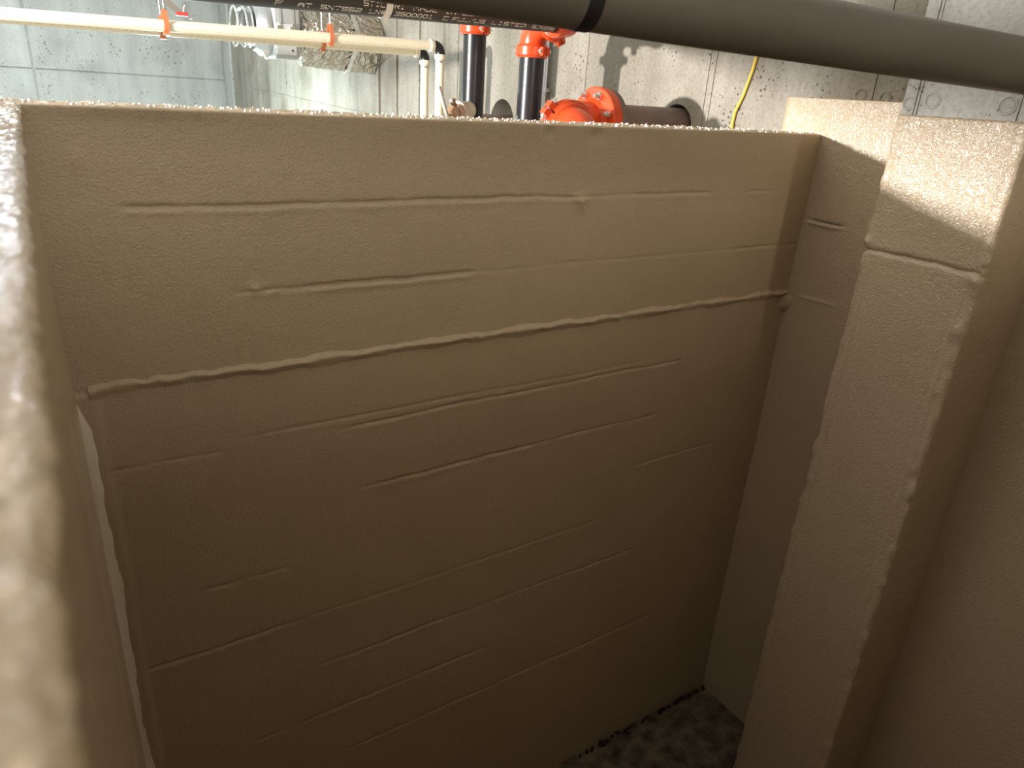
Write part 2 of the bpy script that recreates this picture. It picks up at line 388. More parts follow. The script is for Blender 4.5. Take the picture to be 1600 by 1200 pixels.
HEADS = [(0.955, 1, 0.0020), (0.775, 2, 0.0016), (1.36, 0, 0.0008), (1.765, 1, 0.0008), (1.58, 2, 0.0010), (0.37, 2, 0.0014), (0.55, 1, 0.0006)]
LUMPS_F = [(1.37, 2.474, 0.018, 0.009), (1.345, 2.484, 0.012, 0.006), (1.38, 2.452, 0.010, 0.005), (0.10, 2.36, 0.01, 0.003), (0.14, 2.36, 0.008, 0.003), (0.40, 2.29, 0.012, 0.006),
           (1.23, 2.672, 0.014, -0.008), (1.40, 2.668, 0.030, -0.007), (0.07, 2.585, 0.012, 0.004)]
for k in range(90): LUMPS_F.append((random.uniform(0.05, 2.4), random.uniform(1.0, 2.66), random.uniform(0.0035, 0.007), random.uniform(0.0015, 0.0035)))
LG = {}
for l in LUMPS_F:
    for a in range(-1, 2):
        for b in range(-1, 2): LG.setdefault((int(l[0]/0.06)+a, int(l[1]/0.06)+b), []).append(l)
def h_front(x, z):
    d = 0.0030*nz(x*2.2, z*2.2, 1) + 0.0014*nz(x*8, z*8, 2) + 0.0005*nz(x*28, z*34, 3)
    for (k, a, b, amp) in JOINTS:
        zj = ZT - k*CO + 0.004
        if abs(z-zj) < 0.04 and a-0.05 < x < b+0.05:
            zc = zj + 0.006*nz(x*4, k*3.1) + 0.003*nz(x*17, k)
            wv = win(x, a, b, 0.05)*(0.75+0.6*nz(x*9, k*1.7)+0.4*nz(x*31, k*2.3))
            d += wv*(-amp*math.exp(-((z-zc)/0.0048)**2) + 0.22*amp*math.exp(-((z-zc+0.013)/0.008)**2))
    for (hx, k, amp) in HEADS:
        if abs(x-hx) < 0.03: d -= amp*math.exp(-((x-hx)/0.007)**2)*win(z, ZT-(k+1)*CO, ZT-k*CO, 0.03)
    # thicker corner strip below the third course
    d += 0.006*win(x, -0.2, 0.036+0.006*nz(z*6, 5), 0.010)*win(z, -1, 2.085, 0.02)
    for (lx, lz, lr, la) in LG.get((int(x/0.06), int(z/0.06)), ()):
        q = ((x-lx)**2+(z-lz)**2)/lr**2
        if q < 9: d += la*math.exp(-q)
    return d
fz = rows(0, ZT-0.007, 0.016, [ZT-k*CO for k in (1, 2, 3, 3.87, 4, 5, 6, 7, 8, 9, 10)], 0.03, 0.0035)
prof = [(D, z, -1, 0) for z in fz]
r = 0.005
for k in range(0, 7): q = PI/2*k/6; prof.append((D+r-r*math.cos(q), ZT-r+r*math.sin(q), -math.cos(q), math.sin(q)))
nf = len(fz)
for y in np.linspace(D+0.010, WT-0.01, 14): prof.append((y, ZT, 0, 1))
prof += [(WT, ZT-0.01, 1, 0), (WT, 0, 1, 0)]
def h_fw(x, i, y, z):
    if i < nf: return h_front(x, z)
    top = 0.0030*nz(x*14, y*30, 8) + 0.006*max(0, nz(x*60, y*45, 4)-0.1) + 0.004*max(0, nz(x*6, y*6, 14))
    if i < nf+7: top *= 0.5
    if i > nf+21: return 0.0
    return top
sx = list(np.arange(XL-0.01, XR-0.004, 0.0075)) + [XR-0.004]
wf = struct(sweep(sx, prof, lambda c, a, b: (c, a, b), h_fw), 'wall_front', coat_m, 'beige coated block tank wall facing the camera', angle=180)

# main ridge of coating at the third course, and smaller parts on the front wall
def strip_on_front(name, x0, x1, zf, hw, hf, n=14, dx=0.008, m=coat_m):
    mb = MB(); vs = []; fs = []; X = list(np.arange(x0, x1, dx)); 
    for x in X:
        z0, w_, h_ = zf(x), hw(x), hf(x)
        for k in range(n+1):
            t = -1 + 2*k/n; g = (math.exp(-(t*1.75)**2) - 0.0468)
            vs.append((x, D - h_front(x, z0 + t*w_) + 0.0012 - (h_+0.0012)*g*1.05 , z0 + t*w_ + (0.25*w_*g)))
    for j in range(len(X)-1):
        for k in range(n): fs.append((j*(n+1)+k, (j+1)*(n+1)+k, (j+1)*(n+1)+k+1, j*(n+1)+k+1))
    return mb.add(vs, fs).build(name, m, wf, angle=180)
zr = ZT - 3*CO + 0.008
rg = strip_on_front('coating_ridge', 0.02, 2.462, lambda x: zr + 0.005*nz(x*3, 1) + 0.005*nz(x*13, 2) + 0.003*nz(x*34, 6),
               lambda x: 0.020 + 0.010*nz(x*8, 5) + 0.006*nz(x*27, 8), lambda x: max(0.003, 0.0115 + 0.009*nz(x*6, 9) + 0.008*nz(x*24, 3)) * (0.7 + 0.3*win(x, 0.3, 3, 0.2)), 18, 0.006)
rg['label'] = 'long lumpy ridge of coating along the third block course'
# lump where the ridge meets the right corner
mb = MB(); mb.lathe((XR-0.018, D-0.006, ZT-3*CO-0.020), (-0.6, -0.7, 0.25), [(-0.03, 0.05), (-0.01, 0.043), (0, 0.036), (0.006, 0.028), (0.010, 0.016), (0.012, 0.004)], 28, wob=lambda t, q: 0.010*nz(t*40, math.cos(q)*2, math.sin(q)*2))
mb.build('coating_lump', coat_m, wf, angle=180)
# fillet bead in the left corner; its catch of light is put into the colour
mb = MB(); vs = []; fs = []; Z = list(np.arange(0.0, 2.075, 0.008))
for z in Z:
    q0 = 0.025 + 0.007*nz(z*5, 3) + 0.004*nz(z*22, 6)
    taper = min(1, (2.08-z)/0.10 + 0.15); q0 *= taper
    for k in range(8):
        t = k/7.0
        a = t*PI/2
        vs.append((XL-0.002 + q0*1.25*(1-math.sin(a)) if True else 0, D+0.002 - 0.006 - q0*1.5*(1-math.cos(a)), z))
for j in range(len(Z)-1):
    for k in range(7): fs.append((j*8+k, j*8+k+1, (j+1)*8+k+1, (j+1)*8+k))
mb.add(vs, fs).build('corner_bead', mat('coating_lit_tint', (0.80, 0.70, 0.56), 0.4, bump=[(120, 0.3, 0.002, 'noise')]), wf, angle=180)['label'] = 'fillet bead of coating in the left corner, coloured as if catching light'

# tank left wall: rim with wet rounded arris close to the lens
RL = 0.006
lz_ = list(np.arange(0, ZT-0.03, 0.06))
prof = [(XL, z, 1, 0) for z in lz_] + [(XL, z, 1, 0) for z in np.linspace(ZT-0.03, ZT-RL-0.001, 7)]
n0 = len(lz_)
for k in range(0, 9): q = PI/2*k/8; prof.append((XL-RL+RL*math.cos(q), ZT-RL+RL*math.sin(q), math.cos(q), math.sin(q)))
for x in np.linspace(XL-RL-0.003, XL-0.06, 26): prof.append((x, ZT, 0, 1))
for x in (XL-0.10, XL-0.14, XL-0.18): prof.append((x, ZT, 0, 1))
prof += [(XL-0.19, ZT-0.01, -1, 0), (XL-0.19, 0, -1, 0)]
ncut = len(prof)-2
def h_left(y, i, x, z):
    if i >= ncut: return 0.0
    if i < n0: return 0.0025*nz(y*4, z*4, 30)
    k = min(1.0, (i-n0)/8.0)
    sx_ = x*1.0 - z
    d = 0.0022*nz(y*24, sx_*24, 31) + 0.0030*nz(y*75, sx_*60, 32) + 0.0014*nz(y*190, sx_*170, 33)
    far = win(y, 0.9, 2.2, 0.5)
    return 0.0025*nz(y*4, z*4, 30)*(1-k) + k*d*(0.55 + 0.9*far)
ly = list(np.arange(-0.22, 0.7, 0.0022)) + list(np.arange(0.7, WT-0.03, 0.004)) + [WT-0.012]
wl = struct(sweep(ly, prof, lambda c, a, b: (a, c, b), h_left), 'wall_left', coat_wet, 'beige coated left tank wall with a wet glossy rim', angle=180)
# tank near wall
prof = [(-0.03, 0, 1, 0), (-0.03, ZT-0.02, 1, 0), (-0.035, ZT-0.006, .7, .7), (-0.05, ZT, 0, 1), (-0.20, ZT, 0, 1), (-0.22, ZT-0.01, -1, 0), (-0.22, 0, -1, 0)]
struct(sweep(list(np.arange(XL-0.02, XR-0.004, 0.05)) + [XR-0.004], prof, lambda c, a, b: (c, a, b), lambda c, i, a, b: 0.002*nz(c*6, a*5+b*5, 40)), 'wall_near', coat_m, 'beige coated tank wall on the near side', angle=180)

# ------------------------------------------------------------------ debris on the tank floor
for i in range(26):
    t = i/25.0
    x = 1.66 + 0.80*t + random.uniform(-0.02, 0.02); y = D - 0.012 - abs(random.gauss(0, 0.016)); h_ = random.uniform(0.012, 0.036); w_ = random.uniform(0.008, 0.024)
    a = random.uniform(-0.5, 0.5); mb = MB(); pts = []
    k = random.randint(5, 7)
    for j in range(k):
        q = 2*PI*j/k; rr = random.uniform(0.65, 1.1)
        pts.append((w_*rr*math.cos(q), h_*0.5*(1+rr*math.sin(q)*0.95)))
    vs = []
    for th in (-0.0025, 0.0025):
        for (px_, pz_) in pts: vs.append((x + px_*math.cos(a) - th*math.sin(a), y + px_*math.sin(a) + th*math.cos(a) + pz_*0.25, max(0.0, pz_)))
    fs = [tuple(range(k-1, -1, -1)), tuple(range(k, 2*k))] + [(j, (j+1) % k, k+(j+1) % k, k+j) for j in range(k)]
    tag(mb.add(vs, fs).build('coating_flake', flake_m, smooth=False), 'dark ragged flake at the foot of the front tank wall', 'flake', 'dark flakes along the bottom edge of the tank wall')

mb = MB()
for i in range(400):
    x = random.uniform(0.0, 2.46); y = random.uniform(D+0.006, WT-0.01); q = random.uniform(0.0012, 0.0034) * (1.5 if random.random() < 0.08 else 1)
    z = ZT + 0.0015; a = random.uniform(0, PI); ca, sa = math.cos(a)*q*random.uniform(1, 2.4), math.sin(a)*q*1.3; tp = q*random.uniform(0.8, 1.6)
    mb.add([(x+ca, y+sa, z-0.004), (x-sa, y+ca, z-0.004), (x-ca, y-sa, z-0.004), (x+sa, y-ca, z-0.004), (x+ca*0.6, y+sa*0.5, z+tp), (x-sa*0.7, y+ca*0.6, z+tp*0.8), (x-ca*0.5, y-sa*0.6, z+tp*1.1), (x+sa*0.6, y-ca*0.7, z+tp*0.7)],
           [(0,3,2,1),(4,5,6,7),(0,1,5,4),(1,2,6,5),(2,3,7,6),(3,0,4,7)])
tag(mb.build('mortar_crumbs', mat('mortar_crumb', (0.80, 0.74, 0.66), 0.6), smooth=False), 'pale crumbs of mortar scattered along the top of the front tank wall', 'crumbs', kind='stuff')

# ------------------------------------------------------------------ grooved fittings
def coupling(loc, axis, R, label, roll=0.0, width=0.05, group='orange grooved pipe couplings'):
    c = Vector(loc); a = Vector(axis).normalized(); u = a.orthogonal().normalized(); v = a.cross(u)
    d = (u*math.cos(roll) + v*math.sin(roll)); e = a.cross(d)
    root = empty('pipe_coupling', tuple(c), label, 'coupling', group)
    w_ = width/2
    for sgn in (1, -1):      # two half housings
        mb = MB(); n = 18; prof_ = [(-w_, R*1.03), (-w_, R*1.16), (-w_*0.72, R*1.24), (-w_*0.62, R*1.34), (w_*0.62, R*1.34), (w_*0.72, R*1.24), (w_, R*1.16), (w_, R*1.03)]
        vs = []; fs = []; m_ = len(prof_)
        for k in range(n+1):
            q = PI*k/n*0.97 + PI*0.015
            dr = d*math.cos(q)*1 + e*math.sin(q)*sgn
            for (t, r_) in prof_: vs.append(c + a*t + dr*r_)
        for k in range(n):
            for i in range(m_): fs.append((k*m_+i, k*m_+(i+1) % m_, (k+1)*m_+(i+1) % m_, (k+1)*m_+i))
        fs.append(tuple(range(m_))); fs.append(tuple(n*m_+i for i in range(m_)))
        for sd in (1, -1):   # bolt ears
            mb.obox(c + d*sd*R*1.45 + e*sgn*R*0.20, a*w_*0.62, d*R*0.20, e*R*0.15)
        mb.add(vs, fs).build('housing_half', orange_m, root, angle=50)
    for sd in (1, -1):
        b0 = c + d*sd*R*1.47
        MB().lathe(b0, e, [(-R*0.62, R*0.085), (R*0.60, R*0.085)], 12).build('bolt', zinc_m, root)
        MB().lathe(b0, e, [(R*0.34, R*0.16), (R*0.50, R*0.16)], 6).build('nut', zinc_m, root, smooth=False)
        MB().lathe(b0, e, [(-R*0.48, R*0.15), (-R*0.40, R*0.17), (-R*0.34, R*0.17)], 12).build('bolt_head', zinc_m, root)
    return root
def arc(c, p0, p1, n=14):
    """quarter bend about the corner point c, from p0 to p1"""
    c, p0, p1 = Vector(c), Vector(p0), Vector(p1); ce = p0 + p1 - c; return [ce + (p0-ce)*math.cos(PI/2*k/n) + (p1-ce)*math.sin(PI/2*k/n) for k in range(n+1)]
def elbow(name, corner, d0, d1, L, R, label, m=orange_m):
    c = Vector(corner); d0 = Vector(d0).normalized(); d1 = Vector(d1).normalized()
    root = empty(name, tuple(c - Vector((0, 0, R))), label, 'elbow')
    p0, p1 = c + d0*L, c + d1*L; k = L*0.82
    path = [p0] + arc(c, c + d0*k, c + d1*k, 16) + [p1]
    MB().tube(path, R*1.05, 32).build('bend', m, root, angle=60)
    for p, d in ((p0, d0), (p1, d1)):
        MB().lathe(p, d, [(-R*0.36, R*1.07), (-R*0.32, R*1.13), (-R*0.02, R*1.13), (0, R*1.06)], 32).build('end_collar', m, root, angle=50)
    return root

R4 = 0.0572
# two black risers
P1 = (1.95, 3.41); P2 = (1.985, 2.94)
tag(MB().tube([(P1[0], P1[1], 0.0), (P1[0], P1[1], 3.075)], R4, 40).build('riser_pipe', black_m), 'glossy black steel riser pipe beside the cream pipe drops', 'pipe', 'black riser pipes')
ri = empty('riser_pipe', (P2[0], P2[1], 0), 'glossy black steel riser pipe under the orange elbow', 'pipe', 'black riser pipes')
MB().tube([(P2[0], P2[1], 0.0), (P2[0], P2[1], 2.93)], R4, 40).build('pipe_barrel', black_m, ri)
pl = MB().lathe((P2[0]+R4*0.8, P2[1], 2.655), (1, -0.25, 0), [(0, 0.030), (0.03, 0.030), (0.032, 0.024), (0.045, 0.024)], 20)
pl.build('outlet_boss', black_m, ri)
MB().lathe((P2[0]+R4*0.8+0.045, P2[1]-0.0115, 2.655), (1, -0.25, 0), [(0, 0.027), (0.022, 0.027)], 6).build('hex_plug', fit_m, ri, smooth=False)
coupling((P1[0], P1[1], 3.040), (0, 0, 1), R4, 'orange pipe coupling on top of the riser beside the cream drops', roll=0.9)
coupling((P2[0], P2[1], 2.94), (0, 0, 1), R4, 'orange pipe coupling at the top of the right black riser', roll=0.9, width=0.055)
tag(MB().tube([(P1[0], P1[1], 3.08), (P1[0], P1[1], ZC)], R4, 32).build('riser_pipe', black_m), 'upper black riser pipe above the orange coupling', 'pipe', 'black riser pipes')
# elbow on the riser, coupling, elbow to the lettered pipe
elbow('grooved_elbow', (P2[0], P2[1], 3.055), (0, 0, -1), (0.10, -1, 0), 0.105, R4, 'orange elbow rising from the right black riser')
coupling((2.005, 2.808, 3.055), (0.10, -1, 0), R4, 'orange pipe coupling between the two orange elbows', roll=1.2)
elbow('grooved_elbow', (2.022, 2.688, 3.055), (-0.10, 1, 0), (-1, -0.08, -0.02), 0.105, R4, 'orange elbow at the end of the lettered black pipe')

# lettered black pipe
LA = Vector((1.922, 2.680, 3.061)); LB = Vector((0.561, 2.570, 3.020)); LD = (LB-LA).normalized(); LEND = LA + LD*4.0
coupling(LA + LD*(-0.0), LD, R4, 'orange pipe coupling joining the lettered black pipe', roll=1.0, width=0.045)
lp = empty('lettered_pipe', tuple((LA+LEND)/2 - Vector((0, 0, R4))), 'black steel pipe with pale stencilled lettering along its side', 'pipe')
MB().tube([LA, LEND], R4, 48).build('pipe_barrel', lpipe_m, lp)
GL = {'A': '0,0 0,3 1,4 2,3 2,0;0,2 2,2', 'C': '2,4 0,4 0,0 2,0', 'D': '0,0 0,4 1.4,4 2,3 2,1 1.4,0 0,0', 'E': '2,4 0,4 0,0 2,0;0,2 1.5,2', 'F': '2,4 0,4 0,0;0,2 1.5,2',
      'H': '0,0 0,4;2,0 2,4;0,2 2,2', 'I': '0.5,4 1.5,4;1,4 1,0;0.5,0 1.5,0', 'L': '0,4 0,0 2,0', 'M': '0,0 0,4 1,2 2,4 2,0', 'N': '0,0 0,4 2,0 2,4', 'P': '0,0 0,4 2,4 2,2 0,2',
      'R': '0,0 0,4 2,4 2,2 0,2;1,2 2,0', 'S': '2,4 0,4 0,2 2,2 2,0 0,0', 'T': '0,4 2,4;1,4 1,0', 'U': '0,4 0,0 2,0 2,4', 'X': '0,0 2,4;0,4 2,0', '0': '0.4,0 0,1 0,3 0.4,4 1.6,4 2,3 2,1 1.6,0 0.4,0',
      '1': '0.5,3.2 1,4 1,0;0.4,0 1.6,0', '2': '0,4 2,4 2,2 0,2 0,0 2,0', '3': '0,4 2,4 2,0 0,0;0.6,2 2,2', '4': '0,4 0,2 2,2;2,4 2,0', '5': '2,4 0,4 0,2 2,2 2,0 0,0', '6': '2,4 0,4 0,0 2,0 2,2 0,2',
      '7': '0,4 2,4 0.8,0', '9': '2,2 0,2 0,4 2,4 2,0 0,0', '/': '0,0 2,4', '+': '1,0.8 1,3.2;0,2 2,2', '#': '0.6,0 0.6,4;1.4,0 1.4,4;0,1.3 2,1.3;0,2.7 2,2.7'}
def letters(words, height, thick):
    """words: (text, x start, x end, angle below the horizontal); strokes laid on the pipe skin"""
    mb = MB(); fx = -LD; side = Vector((0, -1, 0)); side = (side - fx*side.dot(fx)).normalized(); dn = fx.cross(side); dn = dn if dn.z < 0 else -dn
    def skin(s_, arc_, r_=R4+0.0005):
        q = arc_/R4; base = LA + LD*((LA.x - s_)/abs(LD.x)); return base + side*math.cos(q)*r_ + dn*math.sin(q)*r_
    for (text, xa, xb, ang) in words:
        n = len(text); pitch = (xb-xa)/n
        for i, ch in enumerate(text):
            if ch not in GL: continue
            for pl_ in GL[ch].split(';'):
                pts = [tuple(map(float, p.split(','))) for p in pl_.split()]
                for (a0, b0), (a1, b1) in zip(pts[:-1], pts[1:]):
                    x0 = xa + (i + a0/2*0.74)*pitch; x1 = xa + (i + a1/2*0.74)*pitch
                    y0 = math.radians(ang)*R4 - (b0-2)/4*height; y1 = math.radians(ang)*R4 - (b1-2)/4*height
                    dx, dy = x1-x0, y1-y0; l = math.hypot(dx, dy) or 1; px_, py_ = -dy/l*thick/2, dx/l*thick/2; ex, ey = dx/l*thick/2, dy/l*thick/2
                    q = [(x0-ex+px_, y0-ey+py_), (x0-ex-px_, y0-ey-py_), (x1+ex-px_, y1+ey-py_), (x1+ex+px_, y1+ey+py_)]
                    mb.add([skin(*p) for p in q], [(0, 1, 2, 3)])
    return mb
WORDS = [('F', .72, .75, 50), ('AT', .795, .845, 50), ('SN7962', .872, 1.022, 50), ('LN#', 1.048, 1.112, 50), ('3500001', 1.145, 1.305, 50), ('C', 1.345, 1.372, 50), ('FUL/US', 1.385, 1.535, 50), ('LISTED', 1.565, 1.735, 50), ('EX26', 1.765, 1.885, 50),
         ('STIL', 1.02, 1.105, 22), ('RI', 1.138, 1.18, 22), ('MADE', 1.213, 1.315, 22), ('IN', 1.345, 1.395, 22), ('USA', 1.42, 1.50, 22), ('+', 1.515, 1.54, 22), ('NPS', 1.58, 1.67, 22), ('SCH', 1.715, 1.80, 22), ('4', 1.84, 1.865, 22)]
for wd in WORDS: letters([wd], 0.0150, 0.0024).build('stencil_word', ink_m, lp, smooth=False)['kind'] = 'stuff'
tx = 1.118; tb = LA + LD*((LA.x-tx)/abs(LD.x))
MB().lathe(tb, LD, [(-0.013, R4+0.0004), (-0.012, R4+0.003), (0.012, R4+0.003), (0.013, R4+0.0004)], 40, cap=False).build('tape_band', tape_m, lp)['label'] = 'white tape band'

# big grey drain pipe close overhead
RB = 0.0485; BA = Vector((0.6625, 0.886, 2.900)); BB = Vector((1.62, 0.722, 2.8715)); BD = (BB-BA).normalized()
B0 = BA - BD*2.6; B1 = BA + BD*((XR-0.006-BA.x)/BD.x)
bp_ = empty('drain_pipe', tuple((B0+B1)/2 - Vector((0, 0, R4))), 'large grey plastic drain pipe crossing close overhead', 'pipe')
MB().tube([B0, B1], RB, 64).build('pipe_barrel', pvc_m, bp_)
bc = BA + BD*0.012
MB().lathe(bc, BD, [(-0.0115, RB), (-0.011, RB+0.0012), (0.011, RB+0.0012), (0.0115, RB)], 56, cap=False).build('rubber_band', rubber_m, bp_)['label'] = 'black rubber band'

# cream pipes: run, elbow, drop
def cream(y, zl, zr_, xr_, label):
    R = 0.0255; xl = -4.2; sl = (zr_-zl)/(xr_+0.02); c = Vector((xr_, y, zr_))
    root = empty('cream_pipe', (xr_, y, 0), label, 'pipe', 'cream plastic pipes')
    d = Vector((-1, 0, -sl)).normalized()
    run = MB().tube([c + d*0.05, c + d*(xr_-xl)], R, 28).build('pipe_run', cream_m, root)
    for k in range(40):
        if (k*7) % 5 == 0: continue
    MB().tube(([c + d*0.045] + arc(c, c + d*0.038, c + Vector((0, 0, -0.038)), 10) + [c + Vector((0, 0, -0.045))]), R*1.12, 24).build('elbow', fit_m, root, angle=60)
    MB().lathe(c + d*0.044, d, [(0, R*1.22), (0.004, R*1.3), (0.022, R*1.3), (0.026, R*1.05)], 28).build('collar', cream_m, root)
    MB().lathe(c + Vector((0, 0, -0.044)), (0, 0, -1), [(0, R*1.22), (0.004, R*1.28), (0.024, R*1.28), (0.028, R*1.05)], 28).build('collar', cream_m, root)
    MB().lathe(c + Vector((0, 0, -0.076)), (0, 0, -1), [(0, R*1.12), (0.012, R*1.12)], 28).build('clamp_ring', galv_m, root)
    MB().tube([c + Vector((0, 0, -0.05)), (xr_, y, 0)], R, 28).build('pipe_drop', cream_m, root)
    # faded print line
    mb = MB(); rr = R+0.0004
    for k in range(70):
        x0 = -0.3 + k*0.031 + random.uniform(0, 0.006); x1 = x0 + random.uniform(0.008, 0.02)
        if random.random() < 0.25: continue
        vs = []
        for x in (x0, x1):
            cc = c + d*((xr_-x)/abs(d.x))
            for q in (0.50, 0.58): vs.append((cc.x, cc.y - rr*math.cos(q), cc.z - rr*math.sin(q)))
        mb.add(vs, [(0, 1, 3, 2)])
    mb.build('faded_print', creamink_m, root, smooth=False)['kind'] = 'stuff'
    return root
cream(4.03, 2.939, 2.982, 2.077, 'front cream plastic pipe with black elbow, held by two orange hangers')
cream(4.38, 2.938, 2.957, 2.151, 'rear cream plastic pipe, lower and half hidden behind the front one')
def hanger(x, y, z, R, label):
    root = empty('pipe_hanger', (x, y, z-R-0.004), label, 'hanger', 'orange pipe hangers')
    mb = MB(); pts = []
    for k in range(25):
        q = PI*1.15*k/24 - PI*0.075; pts.append((0, -math.cos(q)*(R+0.003), -math.sin(q)*(R+0.003)))
    pts = [(0, -(R+0.001)*0.25, R*2.6), (0, -(R+0.003)*0.98, R*1.0)] + pts[1:-1] + [(0, (R+0.003)*0.98, R*1.0), (0, (R+0.001)*0.25, R*2.6)]
    vs = []; fs = []
    for i, (a, b, c) in enumerate(pts):
        L = math.hypot(b, c) or 1
        k = 1 + 0.003/L
        for (sx_, kk) in ((-0.011, 1), (0.011, 1), (0.011, k), (-0.011, k)): vs.append((x+sx_, y+b*kk, z+c*kk))
    for i in range(len(pts)-1):
        for j in range(4): fs.append((i*4+j, i*4+(j+1) % 4, (i+1)*4+(j+1) % 4, (i+1)*4+j))
    fs += [(3, 2, 1, 0), tuple(len(pts)*4-4+j for j in range(4))]
    mb.add(vs, fs).build('strap', copper_m, root, smooth=False)
    MB().lathe((x, y, z+R*2.45), (0, 0, 1), [(0, 0.011), (0.012, 0.011)], 6).build('nut', zinc_m, root, smooth=False)
    MB().tube([(x, y, z+R*2.2), (x, y, ZC)], 0.005, 10).build('threaded_rod', zinc_m, root)
    MB().box((x-0.014, y-R*0.55, z-R-0.014), (x+0.014, y+R*0.3, z-R-0.003)).build('strap_foot', copper_m, root, smooth=False)
    return root
hanger(0.625, 4.03, 2.9525, 0.0258, 'orange pipe hanger on the front cream pipe, left of the shiny loops')
hanger(1.425, 4.03, 2.969, 0.0258, 'orange pipe hanger on the front cream pipe, before the foil duct')
hanger(0.66, 4.38, 2.944, 0.0258, 'orange pipe hanger on the rear cream pipe, left of the shiny loops')
hanger(1.50, 4.38, 2.9514, 0.0258, 'orange pipe hanger on the rear cream pipe, before the foil duct')

# slanting brace with a red clamp, above the cream pipes
br = empty('slanting_brace', (0.83, 4.81, 3.04), 'slanting dark steel brace ending in a small red clamp', 'brace')
a_, b_ = Vector((0.825, 4.81, 3.062)), Vector((0.40, 5.0, 3.45)); dd = (b_-a_).normalized(); sd_ = dd.cross(Vector((0, 1, 0))).normalized()
MB().obox((a_+b_)/2, (b_-a_)/2, sd_*0.017, Vector((0, 0.010, 0))).build('channel', mat('dull_steel', (0.17, 0.155, 0.13), 0.5, metal=0.4), br, smooth=False)
MB().obox(a_ + Vector((0.012, 0, -0.006)), Vector((0.030, 0, 0)), Vector((0, 0.02, 0)), Vector((0, 0, 0.010))).build('clamp', mat('red_paint', (0.42, 0.05, 0.04), 0.4), br, smooth=False)
MB().lathe(a_ + Vector((0.018, -0.01, -0.004)), (0.3, 0, 1), [(0, 0.007), (0.045, 0.007)], 10).build('bolt', zinc_m, br)
MB().lathe(a_ + Vector((0.05, -0.012, -0.02)), (1, 0, -0.3), [(0, 0.009), (0.014, 0.009)], 6).build('nut', zinc_m, br, smooth=False)

# duct run on the far right: loops, fan, foil duct
FY, FZ = 5.98, 3.085
fd = empty('foil_duct', (2.15, FY, FZ-0.22), 'crinkled foil insulated duct running into the right wall', 'duct')
def foil_r(t, q):
    c, s_ = abs(math.cos(q)), abs(math.sin(q)); p = 2.4 + 5*min(1, max(0, t/0.35))
    k = (c**p + s_**p)**(-1/p)
    return 0.20*(k-1) + 0.012*nz(t*7, math.cos(q)*3, math.sin(q)*3) + 0.010*nz(t*18, math.cos(q)*9, math.sin(q)*9)
MB().lathe((1.845, FY, FZ), (1, 0, 0.0), [(t, 0.20 if t > 0.02 else 0.165) for t in np.linspace(0, 0.62, 44)], 72, wob=foil_r).build('foil_jacket', foil_m, fd, angle=70)
MB().lathe((2.24, FY, FZ), (1, 0, 0), [(-0.018, 0.20), (-0.016, 0.210), (0.016, 0.210), (0.018, 0.20)], 72, cap=False, wob=lambda t, q: foil_r(0.41, q)*0.9+0.006).build('tape_band', foilband_m, fd)
fan = empty('duct_fan', (1.71, FY, FZ-0.21), 'grey box-shaped duct fan hung on thin rods beside the foil duct', 'fan')
def rbox(x0, x1, hw, hh, rr, n=8):
    mb = MB(); ring = []
    for (cy_, cz_, q0) in ((hw-rr, hh-rr, 0), (-hw+rr, hh-rr, PI/2), (-hw+rr, -hh+rr, PI), (hw-rr, -hh+rr, 1.5*PI)):
        for k in range(n+1): q = q0 + PI/2*k/n; ring.append((cy_+rr*math.cos(q), cz_+rr*math.sin(q)))
    m_ = len(ring); vs = []
    for (x, s_) in ((x0, 0.93), (x0+0.012, 1), (x1-0.03, 1), (x1-0.008, 0.95), (x1, 0.88)):
        for (a, b) in ring: vs.append((x, FY+a*s_, FZ+b*s_))
    fs = [(i*m_+k, i*m_+(k+1) % m_, (i+1)*m_+(k+1) % m_, (i+1)*m_+k) for i in range(4) for k in range(m_)]
    fs += [tuple(range(m_-1, -1, -1)), tuple(4*m_+k for k in range(m_))]
    return mb.add(vs, fs)
rbox(1.622, 1.822, 0.20, 0.20, 0.06).build('housing', grey_m, fan, angle=35)
MB().box((1.633, FY-0.214, FZ-0.17), (1.775, FY-0.199, FZ+0.035)).build('cover_plate', mat('light_grey_plate', (0.55, 0.57, 0.56), 0.4), fan, smooth=False)
MB().tube([(1.68, FY-0.217, FZ-0.075), (1.727, FY-0.217, FZ-0.078)], 0.003, 8).build('arrow_mark', dark_m, fan)
MB().lathe((1.748, FY-0.213, FZ-0.14), (0, -1, 0), [(0, 0.008), (0.004, 0.008)], 12).build('screw', dark_m, fan)
for x in (1.654, 1.748):
    MB().tube([(x, FY-0.222, FZ+0.035), (x-0.02, FY-0.222, ZC)], 0.004, 8).build('hanging_rod', zinc_m, fan)
    MB().lathe((x, FY-0.222, FZ+0.02), (0, 0, 1), [(0, 0.012), (0.02, 0.012)], 6).build('nut', zinc_m, fan, smooth=False)
    MB().box((x-0.012, FY-0.23, FZ-0.03), (x+0.012, FY-0.213, FZ+0.02)).build('bracket', zinc_m, fan, smooth=False)
fl = empty('flexible_duct', (1.49, FY, FZ-0.2), 'shiny spiral flexible duct joining the grey fan', 'duct')
MB().lathe((1.512, FY, FZ), (1, 0, 0), [(0.0, 0.15), (0.03, 0.165), (0.06, 0.19), (0.085, 0.195), (0.105, 0.195)], 44, cap=False).build('collar', galv_m, fl)
MB().lathe((1.433, FY, FZ+0.0), (1, 0, 0), [(t, 0.118 + 0.006*math.cos(t*2*PI/0.03)) for t in np.linspace(0, 0.09, 40)], 40, cap=False).build('hose', mat('flex_foil', (0.50, 0.51, 0.50), 0.3, metal=0.9), fl, angle=180)
